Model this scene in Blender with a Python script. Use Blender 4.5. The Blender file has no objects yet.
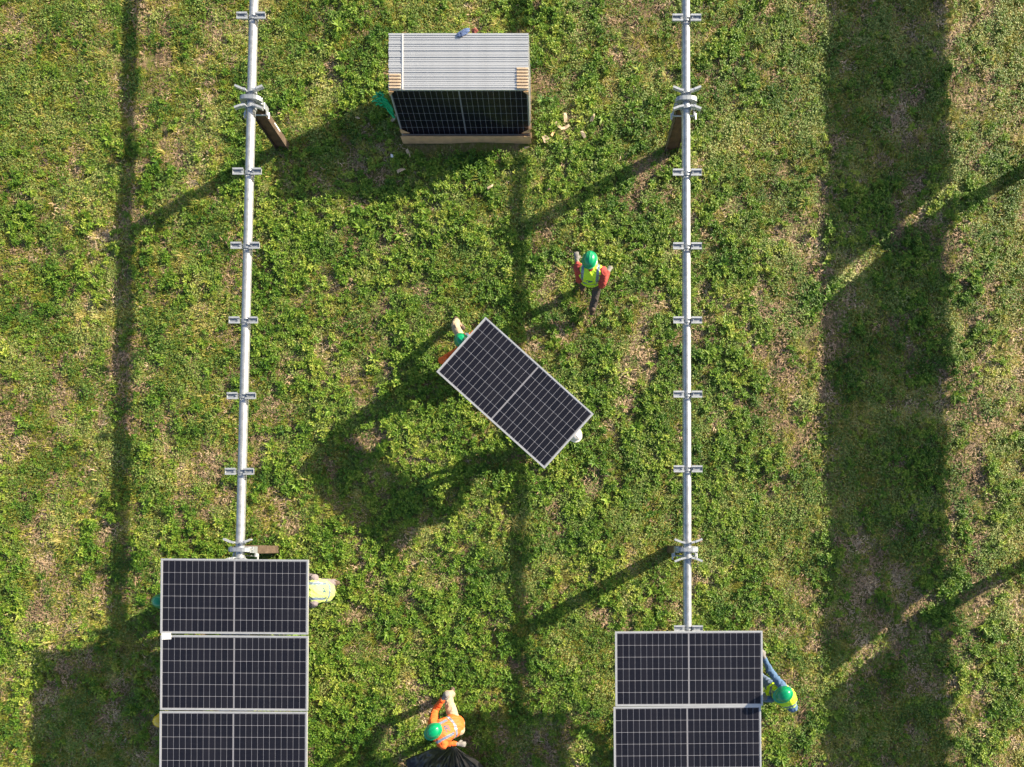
import bpy, bmesh, math, random
import numpy as np
from mathutils import Vector, Matrix, Euler
R = math.radians
random.seed(7); rng = np.random.default_rng(11)
scene = bpy.context.scene
COL = scene.collection

# ------------------------------------------------------------------ camera, sky, sun, exposure
CAM_H = 11.84
cam_d = bpy.data.cameras.new('camera'); cam = bpy.data.objects.new('camera', cam_d); COL.objects.link(cam)
cam.location = (0, 0, CAM_H); cam.rotation_euler = (0, 0, 0)       # a drone looking straight down, picture cropped
F = 700.0
cam_d.sensor_width = 36; cam_d.lens = 36 * F / 1024
cam_d.shift_x = -40 / 1024; cam_d.shift_y = 162.5 / 1024
cam_d.clip_end = 2000
scene.camera = cam

SUN_EL = 23.0
sun_dir = Vector((2.68, 1.46, 1.26)).normalized()                   # towards the sun
sun_az = math.atan2(sun_dir.x, sun_dir.y)
w = bpy.data.worlds.new('World'); scene.world = w; w.use_nodes = True
wt = w.node_tree; wt.nodes.clear()
sky = wt.nodes.new('ShaderNodeTexSky'); sky.sky_type = 'NISHITA'; sky.sun_disc = False
sky.sun_elevation = math.asin(sun_dir.z); sky.sun_rotation = sun_az
sky.air_density = 1.0; sky.dust_density = 2.0; sky.ozone_density = 1.0
bg = wt.nodes.new('ShaderNodeBackground'); bg.inputs['Strength'].default_value = 0.078
wo = wt.nodes.new('ShaderNodeOutputWorld')
wt.links.new(sky.outputs[0], bg.inputs[0]); wt.links.new(bg.outputs[0], wo.inputs[0])
sl = bpy.data.lights.new('sun', 'SUN'); sl.energy = 5.0; sl.angle = R(0.5); sl.color = (1.0, 0.87, 0.66)
so = bpy.data.objects.new('sun', sl); COL.objects.link(so)
so.rotation_euler = sun_dir.to_track_quat('Z', 'Y').to_euler(); so.location = (20, 12, 12)
vs = scene.view_settings; vs.view_transform = 'Standard'; vs.look = 'None'; vs.gamma = 1; vs.use_curve_mapping = False
vs.exposure = 1.3

# ------------------------------------------------------------------ helpers
def tag(o, label=None, cat=None, group=None, kind=None):
    if label: o['label'] = label
    if cat: o['category'] = cat
    if group: o['group'] = group
    if kind: o['kind'] = kind
    return o
def empty(name, loc=(0, 0, 0), rot=(0, 0, 0)):
    o = bpy.data.objects.new(name, None); COL.objects.link(o); o.location = loc; o.rotation_euler = rot
    o.empty_display_size = 0.1
    return o
def link(name, me, parent=None, loc=None, rot=None):
    o = bpy.data.objects.new(name, me); COL.objects.link(o)
    if parent: o.parent = parent
    if loc is not None: o.location = loc
    if rot is not None: o.rotation_euler = rot
    return o
def copy_tree(o, parent=None):
    c = o.copy(); COL.objects.link(c); c.parent = parent
    for ch in o.children: copy_tree(ch, c)
    return c
def at(px, py, z):
    """ground position of something of known height z seen in the photo"""
    s = (CAM_H - z) / F
    return Vector(((px - 552) * s, (546 - py) * s, z))

class MB:
    def __init__(s): s.v = []; s.f = []; s.m = []; s.sm = []
    def add(s, vs, fs, mi=0, smooth=False, M=None):
        b = len(s.v)
        s.v += [tuple(M @ Vector(p)) if M else tuple(p) for p in vs]
        for f in fs: s.f.append([b + i for i in f]); s.m.append(mi); s.sm.append(smooth)
        return s
    def box(s, x0, x1, y0, y1, z0, z1, mi=0, M=None, bev=0.0):
        if bev <= 0:
            vs = [(x, y, z) for z in (z0, z1) for y in (y0, y1) for x in (x0, x1)]
            return s.add(vs, [(0, 2, 3, 1), (4, 5, 7, 6), (0, 1, 5, 4), (2, 6, 7, 3), (0, 4, 6, 2), (1, 3, 7, 5)], mi, False, M)
        b = bev
        def ring(z, i):
            a0, a1, c0, c1 = x0 + i, x1 - i, y0 + i, y1 - i
            return [(a0, c0, z), (a1, c0, z), (a1, c1, z), (a0, c1, z)]
        vs = ring(z0, b) + ring(z0 + b, 0) + ring(z1 - b, 0) + ring(z1, b)
        fs = [(3, 2, 1, 0), (12, 13, 14, 15)]
        for k in range(3):
            for i in range(4):
                j = (i + 1) % 4; fs.append((4 * k + i, 4 * k + j, 4 * k + 4 + j, 4 * k + 4 + i))
        return s.add(vs, fs, mi, False, M)
    def tube(s, pts, rad, n=12, mi=0, cap=True, M=None, smooth=True, ellipse=None):
        pts = [Vector(p) for p in pts]; vs = []; fs = []
        rads = rad if isinstance(rad, (list, tuple)) else [rad] * len(pts)
        up = None
        for i, p in enumerate(pts):
            t = (pts[min(i + 1, len(pts) - 1)] - pts[max(i - 1, 0)]).normalized()
            if up is None:
                up = Vector((0, 0, 1)) if abs(t.z) < .9 else Vector((1, 0, 0))
            a = t.cross(up).normalized(); up = a.cross(t).normalized()
            for k in range(n):
                an = 2 * math.pi * k / n
                vs.append(p + (a * math.cos(an) + up * math.sin(an) * (ellipse or 1)) * rads[i])
        for i in range(len(pts) - 1):
            for k in range(n):
                q = (k + 1) % n
                fs.append((i * n + k, i * n + q, (i + 1) * n + q, (i + 1) * n + k))
        s.add(vs, fs, mi, smooth, M)
        if cap:
            L = (len(pts) - 1) * n
            s.add(vs[:n], [tuple(range(n))[::-1]], mi, False, M); s.add(vs[L:], [tuple(range(n))], mi, False, M)
        return s
    def mesh(s, name, mats):
        me = bpy.data.meshes.new(name); me.from_pydata(s.v, [], s.f)
        for m in (mats if isinstance(mats, (list, tuple)) else [mats]): me.materials.append(m)
        me.polygons.foreach_set('material_index', s.m); me.polygons.foreach_set('use_smooth', s.sm)
        me.update(); return me

# --- materials
def nodes(name):
    m = bpy.data.materials.new(name); m.use_nodes = True; nt = m.node_tree
    return m, nt, nt.nodes['Principled BSDF']
def simple(name, col, rough=.6, metal=0, var=.12, scale=8, bump=0, bscale=60, spec=.5, coat=0, stretch=None):
    m, nt, p = nodes(name); N = nt.nodes; L = nt.links
    p.inputs['Roughness'].default_value = rough; p.inputs['Metallic'].default_value = metal
    p.inputs['Specular IOR Level'].default_value = spec; p.inputs['Coat Weight'].default_value = coat
    tc = N.new('ShaderNodeTexCoord'); src = tc.outputs['Object']
    if stretch:
        mp = N.new('ShaderNodeMapping'); mp.inputs['Scale'].default_value = stretch; L.new(src, mp.inputs[0]); src = mp.outputs[0]
    n = N.new('ShaderNodeTexNoise'); n.inputs['Scale'].default_value = scale; n.inputs['Detail'].default_value = 5
    L.new(src, n.inputs['Vector'])
    r = N.new('ShaderNodeValToRGB'); e = r.color_ramp.elements
    e[0].position = .3; e[1].position = .7
    e[0].color = (*[c * (1 - var) for c in col], 1); e[1].color = (*[min(1, c * (1 + var)) for c in col], 1)
    L.new(n.outputs['Fac'], r.inputs[0]); L.new(r.outputs[0], p.inputs['Base Color'])
    if bump:
        n2 = N.new('ShaderNodeTexNoise'); n2.inputs['Scale'].default_value = bscale; n2.inputs['Detail'].default_value = 4
        L.new(src, n2.inputs['Vector'])
        b = N.new('ShaderNodeBump'); b.inputs['Strength'].default_value = bump; b.inputs['Distance'].default_value = .01
        L.new(n2.outputs['Fac'], b.inputs['Height']); L.new(b.outputs[0], p.inputs['Normal'])
    return m

M = {}
M['galv'] = simple('galvanised_steel', (.42, .44, .46), .38, .55, .22, 14, .15, 120)
M['galv_bright'] = simple('galvanised_bracket', (.54, .56, .58), .36, .45, .14, 25, .1, 90)
M['galv_dull'] = simple('galvanised_bearing', (.34, .37, .40), .5, .5, .2, 20)
M['alu'] = simple('anodised_aluminium', (.58, .59, .60), .35, .5, .06, 6)
M['rust'] = simple('weathering_steel', (.17, .095, .055), .75, .15, .45, 7, .5, 40)
M['rust_edge'] = simple('weathering_steel_flange', (.11, .078, .056), .7, .15, .4, 11, .4, 40)
M['backsheet'] = simple('white_backsheet', (.225, .225, .25), .35, 0, .03, 3, coat=.3)
M['under'] = simple('rear_backsheet', (.7, .7, .7), .6, 0, .03)
M['black_plastic'] = simple('black_plastic', (.02, .02, .02), .5)
M['cable'] = simple('cable', (.015, .015, .015), .5)
M['wood'] = simple('pallet_wood', (.36, .23, .12), .8, 0, .35, 5, .4, 30, stretch=(1, 8, 8))
M['card'] = simple('cardboard', (.72, .45, .23), .85, 0, .15, 9, .2, 30)
M['card_pale'] = simple('pale_cardboard', (.52, .40, .27), .85, 0, .15, 20, .2, 30)
M['chip_pale'] = simple('split_wood', (.46, .35, .23), .8, 0, .3, 25, .3, 60)
M['green_strap'] = simple('green_strap', (.0, .42, .16), .4, 0, .2, 10)
M['blue_cloth'] = simple('blue_cloth', (.10, .15, .30), .9, 0, .3, 20, .5, 60)
M['red_cloth'] = simple('red_cloth', (.22, .06, .045), .9, 0, .3, 20, .5, 60)
M['white_paper'] = simple('white_paper', (.85, .85, .83), .8, 0, .05, 10)
M['clear_wrap'] = simple('strap_white', (.62, .62, .62), .4, 0, .08, 10)
M['tarp'] = simple('black_sheeting', (.020, .020, .022), .32, 0, .3, 5, .35, 14)

def cell_material():
    m, nt, p = nodes('solar_cell'); N = nt.nodes; L = nt.links
    p.inputs['Roughness'].default_value = .22; p.inputs['Specular IOR Level'].default_value = .32
    tc = N.new('ShaderNodeTexCoord')
    wv = N.new('ShaderNodeTexWave'); wv.wave_type = 'BANDS'; wv.bands_direction = 'Y'; wv.inputs['Scale'].default_value = 17
    L.new(tc.outputs['Object'], wv.inputs['Vector'])
    oi = N.new('ShaderNodeObjectInfo')
    r = N.new('ShaderNodeValToRGB'); e = r.color_ramp.elements
    e[0].color = (.006, .0065, .012, 1); e[1].color = (.011, .011, .017, 1)
    L.new(oi.outputs['Random'], r.inputs[0])
    mx = N.new('ShaderNodeMixRGB'); mx.inputs[2].default_value = (.03, .03, .037, 1)
    mr = N.new('ShaderNodeMapRange'); mr.inputs[1].default_value = .88; mr.inputs[2].default_value = 1; mr.inputs[4].default_value = .8
    L.new(wv.outputs['Fac'], mr.inputs[0]); L.new(mr.outputs[0], mx.inputs[0])
    L.new(r.outputs[0], mx.inputs[1]); L.new(mx.outputs[0], p.inputs['Base Color'])
    return m
M['cell'] = cell_material()

# ------------------------------------------------------------------ noise in numpy (for the lie of the land and where plants grow)
class VN:
    def __init__(s, seed):
        s.g = np.random.default_rng(seed).random((256, 256))
    def n(s, x, y):
        xi = np.floor(x).astype(int); yi = np.floor(y).astype(int); fx = x - xi; fy = y - yi
        fx = fx * fx * (3 - 2 * fx); fy = fy * fy * (3 - 2 * fy)
        g = s.g; a = g[xi % 256, yi % 256]; b = g[(xi + 1) % 256, yi % 256]; c = g[xi % 256, (yi + 1) % 256]; d = g[(xi + 1) % 256, (yi + 1) % 256]
        return (a * (1 - fx) + b * fx) * (1 - fy) + (c * (1 - fx) + d * fx) * fy
    def fbm(s, x, y, o=4):
        t = 0; A = 1; S = 0
        for k in range(o):
            t = t + A * s.n(x * 2 ** k + 17.3 * k, y * 2 ** k + 5.1 * k); S += A; A *= .55
        return t / S
na, nb, nc, nd = VN(1), VN(2), VN(3), VN(4)
def sstep(a, b, v):
    t = np.clip((v - a) / (b - a), 0, 1); return t * t * (3 - 2 * t)
def ground_h(x, y):
    x = np.asarray(x, float); y = np.asarray(y, float)
    near = np.clip(1 - (np.hypot(x, y) - 18) / 20, 0, 1)
    return ((na.fbm(x * .9 + 50, y * .9 + 50, 3) - .5) * .09 + (nb.fbm(x * 5 + 90, y * 5 + 90, 2) - .5) * .035) * near - .02
def zone(x, y):
    """how leafy the sward is from west to east"""
    xs = [-14, -8.2, -7.4, -6.6, -5.6, -4.6, -3, 0, 2.2, 3.4, 4.0, 4.5, 5.2, 5.9, 6.5, 7.2, 12]
    ws = [.44, .42, .46, .50, .60, .58, .66, .66, .64, .58, .46, .40, .56, .44, .60, .46, .44]
    return np.interp(x + (nd.n(y * .5 + 9, x * .2 + 3) - .5) * .5, xs, ws)
def green_field(x, y):
    f = .55 * nc.fbm(x * 1.3 + 31, y * .9 + 71, 4) + .45 * nd.fbm(x * 4.2 + 3, y * 3.6 + 8, 3)
    return f + (zone(x, y) - .55) * .55 - np.clip((y - 6) / 14, 0, .12)
def bare_field(x, y):
    return .38 * nb.fbm(x * 1.3 + 11, y * .8 + 23, 3) + .62 * na.fbm(x * 4.6 + 4, y * 3.4 + 12, 3) - (zone(x, y) - .55) * .22

# ------------------------------------------------------------------ ground
def ground_material():
    m, nt, p = nodes('field_soil'); N = nt.nodes; L = nt.links
    p.inputs['Roughness'].default_value = .95; p.inputs['Specular IOR Level'].default_value = .15
    g = N.new('ShaderNodeNewGeometry')
    def noise(sc, det=6, rough=.6, vec=None):
        n = N.new('ShaderNodeTexNoise'); n.inputs['Scale'].default_value = sc; n.inputs['Detail'].default_value = det
        n.inputs['Roughness'].default_value = rough; L.new(vec or g.outputs['Position'], n.inputs['Vector']); return n
    def ramp(src, stops):
        r = N.new('ShaderNodeValToRGB'); e = r.color_ramp.elements
        while len(e) < len(stops): e.new(.5)
        for i, (ps, c) in enumerate(stops): e[i].position = ps; e[i].color = (*c, 1)
        L.new(src, r.inputs[0]); return r
    n1 = noise(11, 8, .7)
    soil = ramp(n1.outputs['Fac'], [(.25, (.10, .065, .042)), (.5, (.25, .175, .118)), (.75, (.38, .29, .205))])
    mp = N.new('ShaderNodeMapping'); mp.inputs['Scale'].default_value = (1, .35, 1); mp.inputs['Rotation'].default_value = (0, 0, .5)
    L.new(g.outputs['Position'], mp.inputs[0])
    n2 = noise(38, 5, .7, mp.outputs[0])
    thatch = ramp(n2.outputs['Fac'], [(.3, (.07, .06, .025)), (.5, (.20, .16, .075)), (.72, (.42, .34, .18))])
    n3 = noise(1.6, 5, .6)
    fac = ramp(n3.outputs['Fac'], [(.45, (0, 0, 0)), (.62, (1, 1, 1))])
    mix = N.new('ShaderNodeMixRGB'); L.new(fac.outputs[0], mix.inputs[0]); L.new(thatch.outputs[0], mix.inputs[1]); L.new(soil.outputs[0], mix.inputs[2])
    n4 = noise(6, 6, .7); gf = ramp(n4.outputs['Fac'], [(.38, (0, 0, 0)), (.58, (.85, .85, .85))])
    mix2 = N.new('ShaderNodeMixRGB'); L.new(gf.outputs[0], mix2.inputs[0]); L.new(mix.outputs[0], mix2.inputs[1]); mix2.inputs[2].default_value = (.10, .14, .02, 1)
    L.new(mix2.outputs[0], p.inputs['Base Color'])
    b = N.new('ShaderNodeBump'); b.inputs['Strength'].default_value = .8; b.inputs['Distance'].default_value = .03
    nb_ = noise(30, 6, .7); L.new(nb_.outputs['Fac'], b.inputs['Height']); L.new(b.outputs[0], p.inputs['Normal'])
    return m
def axis(a, b, st):
    inner = list(np.arange(a, b + 1e-6, st)); out = []; d = st
    x = a
    while x > -600: d *= 1.35; x -= d; out.append(x)
    right = []; x = inner[-1]; d = st
    while x < 600: d *= 1.35; x += d; right.append(x)
    return np.array(out[::-1] + inner + right)
gx = axis(-14, 12, .09); gy = axis(-9, 15, .09)
X, Y = np.meshgrid(gx, gy, indexing='ij'); Z = ground_h(X, Y)
co = np.stack([X, Y, Z], -1).reshape(-1, 3); nx, ny = X.shape
i, j = np.meshgrid(np.arange(nx - 1), np.arange(ny - 1), indexing='ij'); a = (i * ny + j).ravel()
quads = np.stack([a, a + ny, a + ny + 1, a + 1], -1)
def np_mesh(name, co, quads, mat, smooth=True):
    me = bpy.data.meshes.new(name); k = quads.shape[1]
    me.vertices.add(len(co)); me.vertices.foreach_set('co', co.astype(np.float32).ravel())
    me.loops.add(quads.size); me.loops.foreach_set('vertex_index', quads.ravel().astype(np.int32))
    me.polygons.add(len(quads)); me.polygons.foreach_set('loop_start', np.arange(0, quads.size, k, dtype=np.int32))
    me.polygons.foreach_set('loop_total', np.full(len(quads), k, dtype=np.int32))
    me.materials.append(mat); me.update(calc_edges=True); me.validate()
    me.polygons.foreach_set('use_smooth', np.full(len(me.polygons), smooth)); return me
g = link('ground', np_mesh('ground', co, quads, ground_material()))
tag(g, 'uneven field soil and thatch under the grass and weeds', 'ground', kind='structure')

# ------------------------------------------------------------------ sward: plants nobody could count
def leaf_material(name, stops, trans=.35, rough=.5, patch=None, spec=.35):
    m, nt, p = nodes(name); N = nt.nodes; L = nt.links
    p.inputs['Roughness'].default_value = rough; p.inputs['Specular IOR Level'].default_value = spec
    oi = N.new('ShaderNodeObjectInfo'); g = N.new('ShaderNodeNewGeometry')
    n = N.new('ShaderNodeTexNoise'); n.inputs['Scale'].default_value = 1.1; n.inputs['Detail'].default_value = 4
    L.new(g.outputs['Position'], n.inputs['Vector'])
    add = N.new('ShaderNodeMath'); add.operation = 'MULTIPLY_ADD'
    L.new(oi.outputs['Random'], add.inputs[0]); add.inputs[1].default_value = .5
    sc = N.new('ShaderNodeMath'); sc.operation = 'MULTIPLY_ADD'; L.new(n.outputs['Fac'], sc.inputs[0]); sc.inputs[1].default_value = 1.6; sc.inputs[2].default_value = -.55
    L.new(sc.outputs[0], add.inputs[2])
    n2 = N.new('ShaderNodeTexNoise'); n2.inputs['Scale'].default_value = 26; n2.inputs['Detail'].default_value = 2
    L.new(g.outputs['Position'], n2.inputs['Vector'])
    a2 = N.new('ShaderNodeMath'); a2.operation = 'MULTIPLY_ADD'; L.new(n2.outputs['Fac'], a2.inputs[0]); a2.inputs[1].default_value = 1.3
    a3 = N.new('ShaderNodeMath'); a3.operation = 'SUBTRACT'; L.new(add.outputs[0], a3.inputs[0]); a3.inputs[1].default_value = .60
    L.new(a3.outputs[0], a2.inputs[2])
    r = N.new('ShaderNodeValToRGB'); e = r.color_ramp.elements
    while len(e) < len(stops): e.new(.5)
    for i, (ps, c) in enumerate(stops): e[i].position = ps; e[i].color = (*c, 1)
    L.new(a2.outputs[0], r.inputs[0])
    col = r.outputs[0]
    L.new(col, p.inputs['Base Color'])
    tr = N.new('ShaderNodeBsdfTranslucent'); L.new(col, tr.inputs[0])
    mx = N.new('ShaderNodeMixShader'); mx.inputs[0].default_value = trans
    out = N['Material Output']; L.new(p.outputs[0], mx.inputs[1]); L.new(tr.outputs[0], mx.inputs[2]); L.new(mx.outputs[0], out.inputs[0])
    return m
ML_weed = leaf_material('weed_leaf', [(0, (.040, .120, .014)), (.35, (.115, .24, .022)), (.7, (.225, .35, .038)), (1, (.43, .48, .08))])
ML_small = leaf_material('small_leaf', [(0, (.050, .135, .022)), (.4, (.150, .255, .045)), (.8, (.30, .37, .10)), (1, (.50, .50, .19))])
ML_grass = leaf_material('grass_blade', [(0, (.10, .15, .016)), (.35, (.23, .27, .03)), (.7, (.42, .39, .08)), (1, (.64, .54, .21))])
ML_straw = leaf_material('dry_blade', [(0, (.17, .105, .062)), (.4, (.33, .225, .14)), (.8, (.52, .38, .24)), (1, (.70, .56, .38))], .15, .8)

def leaf(mb, base, az, el, ln, wd, mi=0, fold=.25):
    d = Vector((math.cos(az) * math.cos(el), math.sin(az) * math.cos(el), math.sin(el)))
    s = Vector((-math.sin(az), math.cos(az), 0)); n = s.cross(d) * -1
    if n.z < 0: n = -n
    b = Vector(base)
    vs = [b, b + d * ln * .45 + s * wd * .5 + n * fold * wd, b + d * ln * .5, b + d * ln * .45 - s * wd * .5 + n * fold * wd, b + d * ln - n * ln * .18]
    mb.add(vs, [(0, 2, 1), (0, 3, 2), (1, 2, 4), (2, 3, 4)], mi)
def weed_clump(r):
    mb = MB()
    for st in range(r.randint(4, 7)):
        a = r.uniform(0, 6.28); rad = r.uniform(0, .07); h = r.uniform(.04, .10)
        top = Vector((math.cos(a) * rad, math.sin(a) * rad, h))
        mb.tube([(top.x * .3, top.y * .3, -.02), top], [.003, .002], 3, cap=False)
        for q in range(r.randint(5, 8)):
            zz = h * r.uniform(.5, 1.0)
            leaf(mb, (top.x * zz / h, top.y * zz / h, zz), r.uniform(0, 6.28), r.uniform(-.1, .8), r.uniform(.030, .060), r.uniform(.016, .030))
    return mb
def grass_tuft(r):
    mb = MB()
    for q in range(24):
        a = r.uniform(0, 6.28); rad = r.uniform(0, .08); ln = r.uniform(.04, .10); el = r.uniform(.25, 1.2); wd = r.uniform(.006, .013)
        b = Vector((math.cos(a * 3) * rad, math.sin(a * 3) * rad, -.01)); s = Vector((-math.sin(a), math.cos(a), 0)) * wd * .5
        d1 = Vector((math.cos(a) * math.cos(el), math.sin(a) * math.cos(el), math.sin(el))) * ln * .6
        el2 = el - r.uniform(.4, 1.1)
        d2 = Vector((math.cos(a) * math.cos(el2), math.sin(a) * math.cos(el2), math.sin(el2))) * ln * .5
        mb.add([b - s, b + s, b + d1 + s, b + d1 - s, b + d1 + d2], [(0, 1, 2, 3), (3, 2, 4)])
    return mb
def straw_patch(r):
    mb = MB()
    for q in range(22):
        a = r.gauss(1.3, 1.2); x, y = r.uniform(-.09, .09), r.uniform(-.09, .09); z = r.uniform(0, .025); ln = r.uniform(.02, .065); wd = r.uniform(.005, .012)
        b = Vector((x, y, z)); d = Vector((math.cos(a), math.sin(a), r.uniform(-.15, .3))) * ln; s = Vector((-math.sin(a), math.cos(a), r.uniform(-.3, .3))) * wd * .5
        mb.add([b - s, b + s, b + d * .6 + s, b + d * .6 - s, b + d], [(0, 1, 2, 3), (3, 2, 4)])
    return mb
def clover_patch(r):
    mb = MB()
    for q in range(30):
        a = r.uniform(0, 6.28); rad = .09 * math.sqrt(r.random()); z = r.uniform(.01, .05)
        leaf(mb, (math.cos(a) * rad, math.sin(a) * rad, z), r.uniform(0, 6.28), r.uniform(-.1, .7), r.uniform(.018, .036), r.uniform(.012, .022), 0, .15)
    return mb
AX0, AX1, AY0, AY1 = -12.2, 10.8, -6.5, 12.2
def scatter(name, label, cat, maker, nvar, mat, dens, prob, smin, smax, lift=0.0):
    col = bpy.data.collections.new(name + '_kinds')
    r = random.Random(hash(name) % 1000 if False else sum(map(ord, name)))
    for k in range(nvar):
        col.objects.link(bpy.data.objects.new('%s_kind_%d' % (name, k), maker(r).mesh(name + '_kind', mat)))
    n = int(dens * (AX1 - AX0) * (AY1 - AY0)); lr = np.random.default_rng(sum(map(ord, name)))
    x = lr.uniform(AX0, AX1, n); y = lr.uniform(AY0, AY1, n); p = prob(x, y); keep = lr.random(n) < p
    keep &= ~((x > -2.6) & (x < -.28) & (y > 6.62) & (y < 8.0))      # nothing grows up through the pallet
    x, y, p = x[keep], y[keep], p[keep]; n = len(x)
    z = ground_h(x, y) + lift
    me = bpy.data.meshes.new(name); me.vertices.add(n); me.vertices.foreach_set('co', np.stack([x, y, z], -1).astype(np.float32).ravel())
    rot = np.stack([lr.normal(0, .12, n), lr.normal(0, .12, n), lr.uniform(0, 6.283, n)], -1).astype(np.float32)
    at_ = me.attributes.new('rot', 'FLOAT_VECTOR', 'POINT'); at_.data.foreach_set('vector', rot.ravel())
    s_ = me.attributes.new('scl', 'FLOAT', 'POINT'); s_.data.foreach_set('value', (lr.uniform(smin, smax, n) * (.7 + .4 * p)).astype(np.float32))
    v_ = me.attributes.new('var', 'INT', 'POINT'); v_.data.foreach_set('value', lr.integers(0, nvar, n).astype(np.int32))
    me.materials.append(mat)
    o = link(name, me); tag(o, label, cat, kind='stuff')
    ng = bpy.data.node_groups.new(name, 'GeometryNodeTree')
    ng.interface.new_socket('Geometry', in_out='INPUT', socket_type='NodeSocketGeometry'); ng.interface.new_socket('Geometry', in_out='OUTPUT', socket_type='NodeSocketGeometry')
    N = ng.nodes; L = ng.links; gi = N.new('NodeGroupInput'); go = N.new('NodeGroupOutput')
    iop = N.new('GeometryNodeInstanceOnPoints'); ci = N.new('GeometryNodeCollectionInfo')
    ci.inputs[0].default_value = col; ci.inputs['Separate Children'].default_value = True; ci.inputs['Reset Children'].default_value = True
    def attr(nm, t):
        a = N.new('GeometryNodeInputNamedAttribute'); a.data_type = t; a.inputs[0].default_value = nm; return a.outputs[0]
    e2r = N.new('FunctionNodeEulerToRotation')
    L.new(attr('rot', 'FLOAT_VECTOR'), e2r.inputs[0]); L.new(gi.outputs[0], iop.inputs['Points']); L.new(ci.outputs[0], iop.inputs['Instance'])
    iop.inputs['Pick Instance'].default_value = True
    L.new(attr('var', 'INT'), iop.inputs['Instance Index']); L.new(e2r.outputs[0], iop.inputs['Rotation']); L.new(attr('scl', 'FLOAT'), iop.inputs['Scale'])
    L.new(iop.outputs[0], go.inputs[0])
    md = o.modifiers.new('scatter', 'NODES'); md.node_group = ng
    return n
cnt = []
cnt.append(scatter('leafy_weeds', 'low clumps of broad leafed green weeds growing all over the field', 'weeds', weed_clump, 8, ML_weed, 235,
        lambda x, y: (sstep(.42, .58, green_field(x, y)) * .68 + .30) * (1 - .93 * sstep(.53, .60, bare_field(x, y))), .38, 1.22))
cnt.append(scatter('clover', 'small leafed ground cover between the taller weeds', 'ground cover', clover_patch, 5, ML_small, 190,
        lambda x, y: (.35 + .4 * sstep(.35, .6, nd.fbm(x * 2.2, y * 1.8 + 40, 4))) * (1 - .82 * sstep(.55, .65, bare_field(x, y))), .7, 1.5))
cnt.append(scatter('grass', 'short yellow green grass between the weeds', 'grass', grass_tuft, 7, ML_grass, 230,
        lambda x, y: (.30 + .65 * sstep(.62, .40, green_field(x, y))) * (1 - .75 * sstep(.55, .65, bare_field(x, y))), .6, 1.25))
cnt.append(scatter('dry_straw', 'dry straw and dead blades lying on the bare soil', 'straw', straw_patch, 6, ML_straw, 120,
        lambda x, y: .20 + .6 * sstep(.46, .60, bare_field(x, y)), .7, 1.4, .005))
def rosette(r):
    mb = MB(); n = r.randint(8, 13)
    for q in range(n):
        leaf(mb, (0, 0, r.uniform(.01, .05)), q * 2.4 + r.uniform(-.3, .3), r.uniform(.1, .9), r.uniform(.07, .13), r.uniform(.028, .045), 0, .2)
    return mb
def long_tuft(r):
    mb = MB()
    for q in range(34):
        a = r.uniform(0, 6.28); rad = r.uniform(0, .05); ln = r.uniform(.12, .26); el = r.uniform(.5, 1.35); wd = r.uniform(.006, .011)
        b = Vector((math.cos(a * 3) * rad, math.sin(a * 3) * rad, -.01)); s_ = Vector((-math.sin(a), math.cos(a), 0)) * wd * .5; p = b; e_ = el
        for k in range(3):
            d = Vector((math.cos(a) * math.cos(e_), math.sin(a) * math.cos(e_), math.sin(e_))) * ln / 3; w0, w1 = 1 - k * .3, .7 - k * .3
            mb.add([p - s_ * w0, p + s_ * w0, p + d + s_ * w1, p + d - s_ * w1], [(0, 1, 2, 3)]); p = p + d; e_ -= r.uniform(.3, .7)
    return mb
cnt.append(scatter('broad_leaf_weeds', 'larger broad leafed rosettes dotted through the field', 'weeds', rosette, 5, ML_weed, 5,
        lambda x, y: .3 + .7 * sstep(.42, .6, green_field(x, y)), .6, 1.3))
cnt.append(scatter('long_grass', 'longer arching grass tufts dotted through the field', 'grass', long_tuft, 5, ML_grass, 5,
        lambda x, y: .15 + .85 * sstep(.50, .62, nc.fbm(x * 1.1 + 5, y * 1.1 + 60, 3)), .5, 1.15))
print('plants', cnt)

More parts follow.
